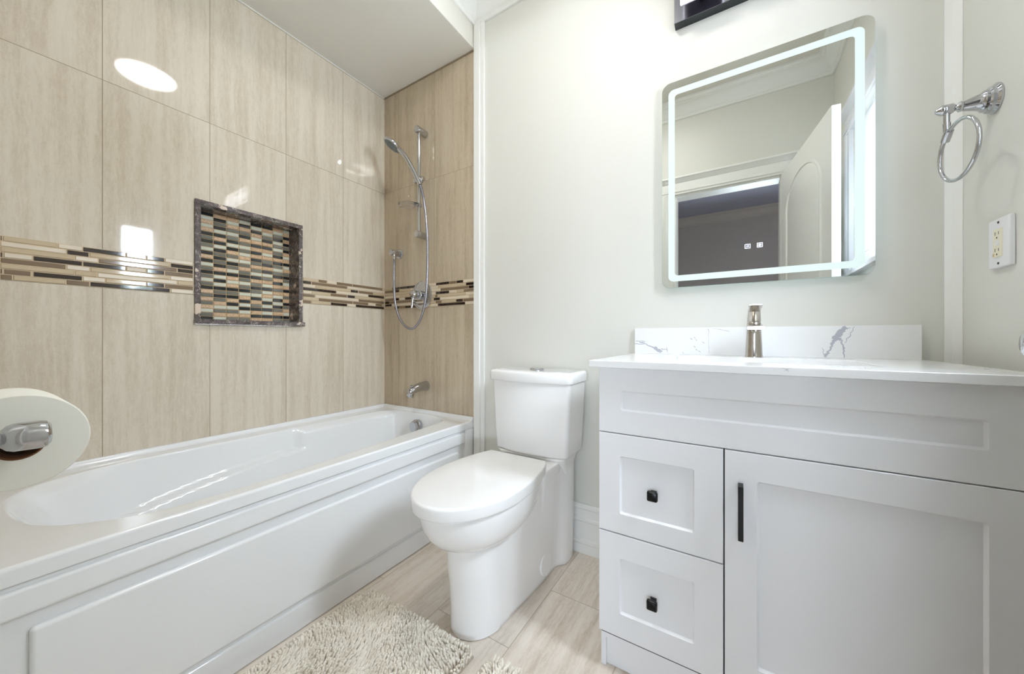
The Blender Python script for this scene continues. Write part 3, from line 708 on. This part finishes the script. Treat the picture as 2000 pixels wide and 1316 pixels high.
FX, FY = 0.053, 1.478
t = thing('faucet', (FX, FY, KZ1), 'brushed nickel single lever faucet behind the sink', 'faucet')
MB().lathe([(0.0255, 0.0002), (0.0255, 0.004), (0.0245, 0.006), (0.0235, 0.03), (0.0215, 0.075), (0.0205, 0.100), (0.0205, 0.116), (0.0185, 0.119), (0, 0.119)], (FX, FY, KZ1), (0, 0, 1), 40).build('faucet_body', M['nickel'], t)
z0 = KZ1
def sec(y, zb, zt, hw): return [(FX+x, y, z) for x, z in rrect(-hw, hw, zb, zt, 0.003, 3)]
s_ = MB().loft([sec(FY+0.004, z0+0.088, z0+0.116, 0.0185), sec(FY-0.030, z0+0.092, z0+0.113, 0.0195), sec(FY-0.085, z0+0.094, z0+0.108, 0.021), sec(FY-0.136, z0+0.092, z0+0.102, 0.0225)])
s_.build('spout', M['nickel'], t, smooth=40)
MB().lathe([(0.011, 0), (0.011, 0.008), (0.009, 0.009), (0, 0.009)], (FX, FY-0.120, z0+0.0935), (0, 0, -1), 24).build('aerator', M['nickel'], t)
def hs_(y, z, hw, th, tilt): 
    return [(FX+x, y+ (zz)*(-tilt), z+zz) for x, zz in rrect(-hw, hw, -th, th, 0.003, 3)]
hb = MB()
hb.loft([[(FX+0.0195*math.cos(a_), FY+0.0195*math.sin(a_), z0+0.120) for a_ in [2*PI*k/24 for k in range(24)]],
         [(FX+0.020*math.cos(a_), FY+0.019*math.sin(a_)-0.001, z0+0.124) for a_ in [2*PI*k/24 for k in range(24)]],
         [(FX+0.018*math.cos(a_), FY+0.017*math.sin(a_)-0.018, z0+0.146) for a_ in [2*PI*k/24 for k in range(24)]],
         [(FX+0.0175*math.cos(a_), FY+0.021*math.sin(a_)-0.034, z0+0.160+0.004*math.sin(a_)*-1) for a_ in [2*PI*k/24 for k in range(24)]]])
hb.loft([sec(FY-0.018, z0+0.150, z0+0.160, 0.016), sec(FY-0.060, z0+0.156, z0+0.165, 0.0165), sec(FY-0.115, z0+0.164, z0+0.170, 0.0180), sec(FY-0.132, z0+0.168, z0+0.171, 0.0175)])
hb.build('lever_handle', M['nickel'], t, smooth=40)

# ------------------------------------------------------------------ lighted mirror
t = thing('lighted_mirror', (0.0575, D, 1.18), 'frameless mirror with a glowing frosted light strip above the vanity', 'mirror')
MXa, MXb, MZa, MZb, MY = -0.2515, 0.3665, 1.1815, 1.9955, 1.530
def mloop(g, y, r, gt=None):
    gt = g if gt is None else gt
    return [(x, y, z) for x, z in rrect(MXa+g, MXb-g, MZa+g, MZb-gt, r, 8)]
l0, l1, l2, l3 = mloop(0, MY+0.005, 0.032), mloop(0.001, MY, 0.031), mloop(0.0245, MY, 0.020, 0.031), mloop(0.0475, MY, 0.012, 0.054)
b = MB(); b.loft([l1, l2], False, False); b.add(l3, [tuple(range(len(l3)))]); b.loft([l0, l1], True, False, 1)
b.build('mirror_glass', [M['mirror'], M['glassedge']], t, smooth=0)
b = MB(); b.loft([l2, l3, mloop(0.0475, MY+0.004, 0.012, 0.054), mloop(0.0245, MY+0.004, 0.020, 0.031), l2], False, False)
tag(b.build('light_strip', M['led'], t, smooth=0), 'glowing frosted white strip')
MB().box(MXa+0.05, MXb-0.05, MY+0.0055, D-0.0005, MZa+0.05, MZb-0.05).build('mirror_housing', M['plastic'], t, smooth=0)
b = MB()
for g in (0.040,):
    b.loft([mloop(g, MY+0.0075, 0.02), mloop(g+0.010, MY+0.0075, 0.02), mloop(g+0.010, MY+0.0065, 0.02), mloop(g, MY+0.0065, 0.02), mloop(g, MY+0.0075, 0.02)], False, False)
b.build('back_light', M['backled'], t, smooth=0)
def outline(b, x0, x1, z0, z1, w, y, mi=0):
    b.box(x0, x1, y-0.0004, y, z0, z0+w).box(x0, x1, y-0.0004, y, z1-w, z1).box(x0, x0+w, y-0.0004, y, z0+w, z1-w).box(x1-w, x1, y-0.0004, y, z0+w, z1-w)
for i, xc in enumerate((0.036, 0.072)):
    b = MB(); zc = 1.3125; y = MY-0.0002
    outline(b, xc-0.0085, xc+0.0085, zc-0.008, zc+0.008, 0.0016, y)
    if i == 0:
        for k in (-0.003, 0.0, 0.003):
            for j in range(4):
                z_ = zc-0.004+j*0.002; dx = 0.0005*(1 if j % 2 else -1)
                b.box(xc+k+dx-0.0004, xc+k+dx+0.0004, y-0.0004, y, z_, z_+0.0021)
    else:
        for k in range(4):
            a = PI*k/4; ca, sa = math.cos(a), math.sin(a); ln = 0.0055; wd = 0.0006
            b.add([(xc+ca*ln-sa*wd, y-0.0003, zc+sa*ln+ca*wd), (xc-ca*ln-sa*wd, y-0.0003, zc-sa*ln+ca*wd), (xc-ca*ln+sa*wd, y-0.0003, zc-sa*ln-ca*wd), (xc+ca*ln+sa*wd, y-0.0003, zc+sa*ln-ca*wd)], [(0,1,2,3)])
    b.build('touch_icon', M['icon'], t, smooth=0)

# ------------------------------------------------------------------ vanity light
t = thing('vanity_light', (0.0575, D, 2.22), 'chrome wall light with three glowing square rings above the mirror', 'wall light')
LZ = 2.216
MB().box(-0.205, 0.320, 1.523, D-0.0005, LZ, LZ+0.150).build('backplate', M['shadechrome'], t, bevel=0.0015)  # darker chrome carries the dark reflection on the plate's underside as colour
MB().box(-0.2045, 0.3195, 1.5208, 1.5228, LZ+0.0005, LZ+0.1495).build('face_plate', M['satin'], t, smooth=0)
for k in range(3):
    xc = 0.0575+(k-1)*0.165; zc = LZ+0.085
    MB().box(xc-0.010, xc+0.010, 1.478, 1.5205, zc-0.010, zc+0.010).build('stem', M['shadechrome'], t)
    r = MB()
    for h0, h1 in ((0.068, 0.061), (0.026, 0.019)):
        r.box(xc-h0, xc+h0, 1.460, 1.470, zc-h0, zc-h1).box(xc-h0, xc+h0, 1.460, 1.470, zc+h1, zc+h0).box(xc-h0, xc-h1, 1.460, 1.470, zc-h1, zc+h1).box(xc+h1, xc+h0, 1.460, 1.470, zc-h1, zc+h1)
    r.build('led_ring', M['vled'], t, smooth=0)
    MB().box(xc-0.066, xc+0.066, 1.4705, 1.4775, zc-0.066, zc+0.066).build('ring_plate', M['lavender'], t, smooth=0)

# ------------------------------------------------------------------ ceiling light
LX, LY = -0.53, 0.735
t = thing('ceiling_light', (LX, LY, ZC), 'round white flush mount lamp on the bathroom ceiling', 'ceiling light')
MB().lathe([(0.0, -0.0005), (0.158, -0.0005), (0.160, -0.004), (0.160, -0.024), (0.152, -0.030), (0.0, -0.030)], (LX, LY, ZC), (0, 0, 1), 64).build('lamp_base', M['plastic'], t)
MB().lathe([(0.138, -0.031), (0.143, -0.034), (0.138, -0.037), (0.110, -0.041), (0.060, -0.044), (0.0, -0.045)], (LX, LY, ZC), (0, 0, 1), 64, cap=False).build('diffuser', M['diffuser'], t, smooth=60)
MB().lathe([(0.004, -0.044), (0.004, -0.049), (0, -0.050)], (LX, LY, ZC), (0, 0, 1), 12).build('finial', M['chrome'], t)

# ------------------------------------------------------------------ towel ring, outlet
t = thing('towel_ring', (XR, 1.381, 1.576), 'chrome towel ring on the right wall above the outlet', 'towel ring')
MB().lathe([(0, 0.0003), (0.036, 0.0003), (0.036, 0.004), (0.031, 0.008), (0.030, 0.014), (0.026, 0.017), (0.025, 0.022), (0.020, 0.026), (0.017, 0.036), (0.0125, 0.050), (0.011, 0.054), (0.0125, 0.056), (0.0125, 0.060), (0.008, 0.063), (0.0065, 0.066),
            (0.0105, 0.069), (0.0125, 0.073), (0.0125, 0.090), (0.0105, 0.094), (0.007, 0.098), (0.005, 0.101), (0, 0.102)], (XR, 1.381, 1.576), (-1, 0, 0), 36).build('post', M['chrome'], t)
hx = XR-0.081
MB().tube([(hx, 1.381, 1.566), (hx, 1.381, 1.536)], 0.006, 14).tube([(hx+0.0, 1.368, 1.516), (hx, 1.379, 1.508), (hx, 1.390, 1.497)], [0.0085, 0.009, 0.0085], 14).tube([(hx, 1.381, 1.540), (hx, 1.380, 1.508)], [0.0075, 0.0065], 14).build('hanger', M['chrome'], t)
rc = Vector((hx+0.004, 1.336, 1.451)); R_ = 0.0715
dl = math.radians(-6)
MB().tube([(rc.x+math.sin(dl)*R_*math.cos(a), rc.y+math.cos(dl)*R_*math.cos(a), rc.z+R_*math.sin(a)) for a in [2*PI*k/72 for k in range(72)]], 0.0046, 14, closed=True).build('ring', M['chrome'], t)

t = thing('wall_outlet', (XR, 1.350, 1.213), 'white double wall outlet with test buttons below the towel ring', 'outlet')
OY0, OY1, OZ0, OZ1 = 1.304, 1.384, 1.154, 1.272
MB().box(XR-0.0105, XR-0.0003, OY0, OY1, OZ0, OZ1).build('cover_plate', M['plastic'], t, bevel=0.003)
oc_ = (OY0+OY1)/2; zc = (OZ0+OZ1)/2
rc_ = MB().box(XR-0.0130, XR-0.0100, oc_-0.0165, oc_+0.0165, zc-0.0335, zc+0.0335); rc_.build('receptacle', M['almond'], t, bevel=0.0008)
for dz in (0.020, -0.020):
    sl = MB()
    for dy, hh in ((0.0065, 0.0042), (-0.0065, 0.0035)): sl.box(XR-0.01325, XR-0.0128, oc_+dy-0.0009, oc_+dy+0.0009, zc+dz-hh+0.003, zc+dz+hh+0.003)
    sl.lathe([(0, 0), (0.0022, 0), (0.0022, 0.0004), (0, 0.0004)], (XR-0.0129, oc_, zc+dz-0.0075), (-1, 0, 0), 12)
    tag(sl.build('socket', M['slot'], t, smooth=0), 'dark socket slots')
for dz in (0.0035, -0.0035): MB().box(XR-0.0140, XR-0.0128, oc_-0.009, oc_+0.006, zc+dz-0.0026, zc+dz+0.0026).build('test_button', M['plastic'], t, bevel=0.0004)
MB().box(XR-0.0136, XR-0.0128, oc_+0.010, oc_+0.0155, zc-0.031, zc-0.024).build('indicator', M['amber'], t, smooth=0)
for z in (OZ0+0.010, OZ1-0.010): MB().lathe([(0, 0), (0.003, 0), (0.0026, 0.0012), (0, 0.0014)], (XR-0.0104, oc_, z), (-1, 0, 0), 14).build('screw', M['slot'], t)

# ------------------------------------------------------------------ toilet paper and holder
PX, PY, PZ = -0.720, 0.045, 0.862
t = thing('toilet_paper_holder', (-0.695, YN, 0.872), 'chrome toilet paper holder post in front of the paper roll', 'paper holder')
for q_, x_ in enumerate((-0.692, -0.866)):
    MB().lathe([(0, 0.0003), (0.034, 0.0003), (0.034, 0.004), (0.029, 0.008), (0.026, 0.012), (0.020, 0.020), (0.0135, 0.034), (0.0115, 0.041), (0.0115, 0.045), (0.0095, 0.048), (0.0095, 0.051),
                (0.0140, 0.055), (0.0160, 0.060), (0.0163, 0.078), (0.0150, 0.083), (0.011, 0.086), (0.0, 0.087)], (x_, YN, 0.873), (0, 1, 0), 36).build('post', M['chrome'], t)
MB().tube([(-0.860, 0.046, 0.874), (-0.698, 0.046, 0.874)], 0.0065, 16).build('spindle', M['chrome'], t)
t = thing('toilet_paper_roll', (PX-0.05, PY, PZ), 'white toilet paper roll on the chrome holder by the tub', 'toilet paper')
pr = []
for r, x in ((0.0210, -0.827), (0.0560, -0.827), (0.0560, -0.722), (0.0548, -0.7202), (0.0530, -0.7200), (0.0210, -0.7200)):
    pr.append([(x, PY+r*math.cos(2*PI*k/64), PZ+r*math.sin(2*PI*k/64)) for k in range(64)])
b = MB().loft(pr, False, False); b.build('paper', M['paper'], t, smooth=40)
pr = []
for r, x in ((0.0209, -0.8268), (0.0209, -0.7202), (0.0196, -0.7202), (0.0196, -0.8268)):
    pr.append([(x, PY+r*math.cos(2*PI*k/48), PZ+r*math.sin(2*PI*k/48)) for k in range(48)])
tag(MB().loft(pr+[pr[0]], False, False).build('core', M['card'], t, smooth=40), 'brown cardboard core')

# ------------------------------------------------------------------ shaggy bath mats
def mat_rug(x0, x1, y0, y1, label, seed):
    rnd = random.Random(seed)
    t = thing('bath_mat', ((x0+x1)/2, (y0+y1)/2, 0), label, 'bath mat', 'shaggy bath mats on the floor')
    MB().box(x0, x1, y0, y1, 0.0006, 0.007).build('backing', M['rugbase'], t, smooth=0)
    V = []; F = []
    sp = 0.0079; ny = int((y1-y0)/sp); nx = int((x1-x0)/sp)
    for i in range(nx):
        for j in range(ny):
            bx = x0+0.004+(i+0.5*(j % 2))*sp+rnd.uniform(-.002, .002); by = y0+0.004+j*sp+rnd.uniform(-.002, .002)
            if bx > x1-0.002: continue
            ang = 2.1+0.7*math.sin(bx*11+seed)+0.6*math.cos(by*13-bx*6+seed)+rnd.uniform(-.4, .4)
            lean = 0.44+0.24*math.sin(bx*23+by*17)+rnd.uniform(-.14, .14)
            if bx < x0+0.02: ang = PI+rnd.uniform(-.5, .5)
            if bx > x1-0.02: ang = rnd.uniform(-.5, .5)
            if by > y1-0.02: ang = PI/2+rnd.uniform(-.5, .5)
            L = rnd.uniform(0.020, 0.027); r = rnd.uniform(0.0035, 0.0041)
            dx, dy = math.cos(ang), math.sin(ang)
            tx, ty = -dy, dx
            o = len(V); S = 6
            for k, (f, rr) in enumerate(((0, 0.9), (0.4, 1.0), (0.75, 1.05), (0.93, 0.95), (1.0, 0.55))):
                a = lean*f*1.7
                px = bx+dx*L*f*math.sin(a*0.75); py = by+dy*L*f*math.sin(a*0.75); pz = 0.006+L*f*max(0.2, math.cos(a*0.75))
                ca, sa = math.cos(a), math.sin(a)
                for q in range(S):
                    w = 2*PI*q/S; c, s2 = math.cos(w)*r*rr, math.sin(w)*r*rr
                    V.append((px+tx*c+dx*ca*s2, py+ty*c+dy*ca*s2, pz-sa*s2))
            for k in range(4):
                for q in range(S):
                    a_, b_ = o+k*S+q, o+k*S+(q+1) % S; F.append((a_, b_, b_+S, a_+S))
            F.append(tuple(o+4*S+q for q in range(S)))
    me = bpy.data.meshes.new('pile'); off = t.location
    me.from_pydata([(v[0]-off.x, v[1]-off.y, v[2]) for v in V], [], F); me.materials.append(M['shag'])
    for p in me.polygons: p.use_smooth = True
    o = bpy.data.objects.new('pile', me); COL.objects.link(o); o.parent = t; o['kind'] = 'stuff'
mat_rug(-1.185, -0.682, 0.33, 0.862, 'beige shaggy bath mat along the bathtub apron', 3)
mat_rug(-0.618, -0.16, 0.36, 0.880, 'beige shaggy bath mat in front of the vanity, only its corner in view', 8)

# ------------------------------------------------------------------ door, casing, window (behind the eye, seen in the mirror)
dl_ = 0.81
dv = Vector((0.385-0.262, 0.775, 0)).normalized(); rz = math.atan2(dv.y, dv.x)
t = thing('door_1', (DX1+0.002, YN+0.008, 0), 'open white door with an arched panel, seen in the mirror', 'door', rotz=rz); t['kind'] = 'structure'
MB().box(0.002, dl_, -0.036, 0.0, 0.008, 2.105).build('door_slab', M['trim'], t, local=True, bevel=0.002)
def arch(ins, y):
    x0, x1, z0, zs_ = 0.115+ins, dl_-0.115-ins, 0.95+ins, 1.80
    P = [(x0, z0), (x1, z0), (x1, zs_)]
    cxm = (x0+x1)/2; hw = (x1-x0)/2
    for k in range(1, 24):
        a = PI*k/24; P.append((cxm+hw*math.cos(a), zs_+0.185*math.sin(a)*(1-ins*2)))
    P.append((x0, zs_))
    return [(x, y, z) for x, z in P]
b = MB().loft([arch(0, 0.0002), arch(0.006, 0.008), arch(0.020, 0.008), arch(0.030, 0.0012), arch(0.050, 0.006)], True, True)
b.build('arched_panel', M['trim'], t, local=True, smooth=30)
b = MB().loft([[(x, y, z) for x, z in rrect(0.115+i, dl_-0.115-i, 0.20+i, 0.83-i, 0.004, 2)] for i, y in ((0, 0.0002), (0.006, 0.008), (0.020, 0.008), (0.030, 0.0012), (0.050, 0.006))])
b.build('lower_panel', M['trim'], t, local=True, smooth=30)
MB().lathe([(0, 0), (0.032, 0), (0.032, 0.004), (0.026, 0.010), (0.011, 0.013), (0.010, 0.026), (0.018, 0.030), (0.026, 0.038), (0.0275, 0.048), (0.024, 0.058), (0.012, 0.064), (0, 0.065)], (dl_-0.040, 0.0003, 0.978), (0, 1, 0), 40).build('door_knob', M['chrome'], t, local=True)
CS = [(0.0005, 0.0), (0.020, 0.0), (0.020, 0.006), (0.014, 0.012), (0.014, 0.060), (0.020, 0.066), (0.024, 0.080), (0.022, 0.088), (0.0005, 0.088)]
def casing_v(x, s, z1):      # upright architrave, s = direction away from the opening
    r = [[(x+s*wd, YN+d, z) for d, wd in CS] for z in (0.0005, z1)]
    return r
b = MB().loft(casing_v(DX0, -1, DZ)).loft(casing_v(DX1+0.012, 1, DZ))
HD = [(0.0005, DZ), (0.018, DZ), (0.018, DZ+0.012), (0.024, DZ+0.016), (0.024, DZ+0.028), (0.018, DZ+0.034), (0.018, DZ+0.085), (0.026, DZ+0.092), (0.036, DZ+0.112), (0.044, DZ+0.118), (0.044, DZ+0.130), (0.0005, DZ+0.130)]
b.strip(HD, (DX0-0.105, YN), (DX1+0.115, YN), (0, 1))
struct(b.build('trim_11', M['trim'], smooth=30), 'white door casing with a cornice, seen in the mirror', 'trim')
b = MB().box(DX0, DX0+0.015, -0.138, YN-0.0005, 0.0005, DZ-0.0005).box(DX0+0.015, DX1, -0.138, YN-0.0005, DZ-0.016, DZ-0.0005).box(DX1-0.0005, DX1, -0.138, YN-0.0005, 0.0005, DZ-0.016)
struct(b.build('trim_12', M['trim'], smooth=0), 'white door jamb', 'trim')

wn = thing('window_1', (XR+0.05, 0.71, WZ0), 'small white framed window, seen reflected in the tile', 'window'); wn['kind'] = 'structure'
b = MB()
for (y0, y1, z0, z1) in ((WY0, WY0+0.045, WZ0, WZ1), (WY1-0.03, WY1, WZ0, WZ1), (WY0+0.045, WY1-0.03, WZ0, WZ0+0.06), (WY0+0.045, WY1-0.03, WZ1-0.16, WZ1)):
    b.box(XR+0.012, XR+0.050, y0, y1, z0, z1)
b.box(XR+0.010, XR+0.048, WY0+0.045, 0.785, WZ0+0.06, WZ1-0.16)
b.build('window_frame', M['matte_trim'], wn, bevel=0.003)
MB().box(XR+0.024, XR+0.028, WY0+0.04, WY1-0.025, WZ0+0.05, WZ1-0.15).build('pane', M['glass'], wn, smooth=0)
b = MB()
def cas_w(y, s):
    return [[(XR-d, y+s*wd, z) for d, wd in CS] for z in (WZ0-0.02, WZ1)]
b.loft(cas_w(WY0, -1)).loft(cas_w(WY1, 1))
b.strip([(d, z-DZ+WZ1) for d, z in HD], (XR, WY0-0.105), (XR, WY1+0.105), (-1, 0))
b.box(XR-0.036, XR-0.0005, WY0-0.10, WY1+0.10, WZ0-0.042, WZ0-0.02)
struct(b.build('trim_13', M['matte_trim'], smooth=30), 'white window casing', 'trim')

# ------------------------------------------------------------------ hall beyond the doorway
HY, HX0, HX1 = -3.05, -2.6, 4.4
VX0, VX1, VZ0, VZ1 = -0.15, 2.90, 0.99, 1.29            # hall window added for fill daylight, kept below what the mirror shows
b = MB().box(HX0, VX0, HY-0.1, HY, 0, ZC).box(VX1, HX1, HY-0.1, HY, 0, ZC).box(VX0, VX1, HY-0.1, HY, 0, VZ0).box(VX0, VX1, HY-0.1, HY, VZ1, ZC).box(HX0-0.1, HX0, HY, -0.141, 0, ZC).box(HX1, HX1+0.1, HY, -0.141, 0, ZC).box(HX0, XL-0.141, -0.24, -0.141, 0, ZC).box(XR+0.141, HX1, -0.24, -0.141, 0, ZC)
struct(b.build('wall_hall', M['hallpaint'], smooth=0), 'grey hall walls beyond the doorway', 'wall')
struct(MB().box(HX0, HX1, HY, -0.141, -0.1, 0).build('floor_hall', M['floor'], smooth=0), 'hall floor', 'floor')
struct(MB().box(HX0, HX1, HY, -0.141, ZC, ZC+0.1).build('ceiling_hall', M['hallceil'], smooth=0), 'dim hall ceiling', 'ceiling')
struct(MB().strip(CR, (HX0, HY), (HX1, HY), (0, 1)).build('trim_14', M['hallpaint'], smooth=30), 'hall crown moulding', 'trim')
wn = thing('added_hall_window', (1.225, HY-0.05, VZ0), 'added unseen hall window that sends fill daylight through the doorway', 'window'); wn['kind'] = 'structure'
b = MB()
for x0_, x1_ in ((VX0, VX0+0.04), (0.68, 0.72), (1.73, 1.77), (VX1-0.04, VX1)): b.box(x0_, x1_, HY-0.07, HY-0.03, VZ0, VZ1)
b.box(VX0+0.04, VX1-0.04, HY-0.068, HY-0.032, VZ0, VZ0+0.04).box(VX0+0.04, VX1-0.04, HY-0.068, HY-0.032, VZ1-0.04, VZ1)
b.build('window_frame', M['trim'], wn, smooth=0)
MB().box(VX0+0.03, VX1-0.03, HY-0.052, HY-0.048, VZ0+0.03, VZ1-0.03).build('pane', M['glass'], wn, smooth=0)
t = thing('recessed_light', (-0.58, -2.38, ZC), 'unlit round recessed light in the hall ceiling', 'recessed light')
MB().lathe([(0.0, -0.0005), (0.075, -0.0005), (0.075, -0.004), (0.060, -0.006), (0.056, -0.003), (0.0, -0.003)], (-0.58, -2.38, ZC), (0, 0, 1), 40).build('trim_ring', M['hallceil'], t)
cv = []
for z in (0.02, 2.55):
    cv.append([(0.60+0.010*k, HY+0.05+0.018*math.sin(k*1.1), z) for k in range(40)])
b = MB().loft(cv, False, False, closed=False)
cu = b.build('curtain', M['curtain'], smooth=60); sd_ = cu.modifiers.new('solid', 'SOLIDIFY'); sd_.thickness = 0.003
tag(cu, 'dark red curtain at the edge of the hall seen through the mirror', 'curtain')

# ------------------------------------------------------------------ outdoors beyond the window
rnd = random.Random(5)
def tree(x, y, h, w, label):
    t = thing('tree', (x, y, 0), label, 'tree', 'trees beyond the window')
    V = MB()
    for k in range(160):
        a = rnd.uniform(0, 2*PI); rr = w*math.sqrt(rnd.random()); zz = h*(0.45+0.55*rnd.random()*(1-0.6*rr/w))
        c = Vector((x+rr*math.cos(a), y+rr*math.sin(a), zz)); s = rnd.uniform(0.10, 0.24)
        for q in range(3):
            d1 = Vector((rnd.uniform(-1, 1), rnd.uniform(-1, 1), rnd.uniform(-1, 1)))*s; d2 = Vector((rnd.uniform(-1, 1), rnd.uniform(-1, 1), rnd.uniform(-1, 1)))*s
            V.add([c, c+d1, c+d1+d2, c+d2], [(0, 1, 2, 3)])
    V.build('foliage', M['foliage'], t, smooth=0)
    MB().tube([(x, y, 0), (x+0.05, y, h*0.4), (x, y+0.05, h*0.75)], [0.10, 0.08, 0.03], 8).build('trunk', M['cable'], t)
for i, (y, h) in enumerate(((0.6, 2.6), (2.9, 3.0), (5.2, 2.7), (-1.7, 3.2))):
    tree(10.0+0.5*(i % 2), y, h, 0.9, 'leafy tree outside the window')
tag(MB().tube([(9.0, -3.0, 5.2), (9.0, 1.0, 3.5), (9.0, 6.0, 2.2)], 0.02, 6).build('power_cable', M['cable']), 'thin power cable outside the window', 'cable')
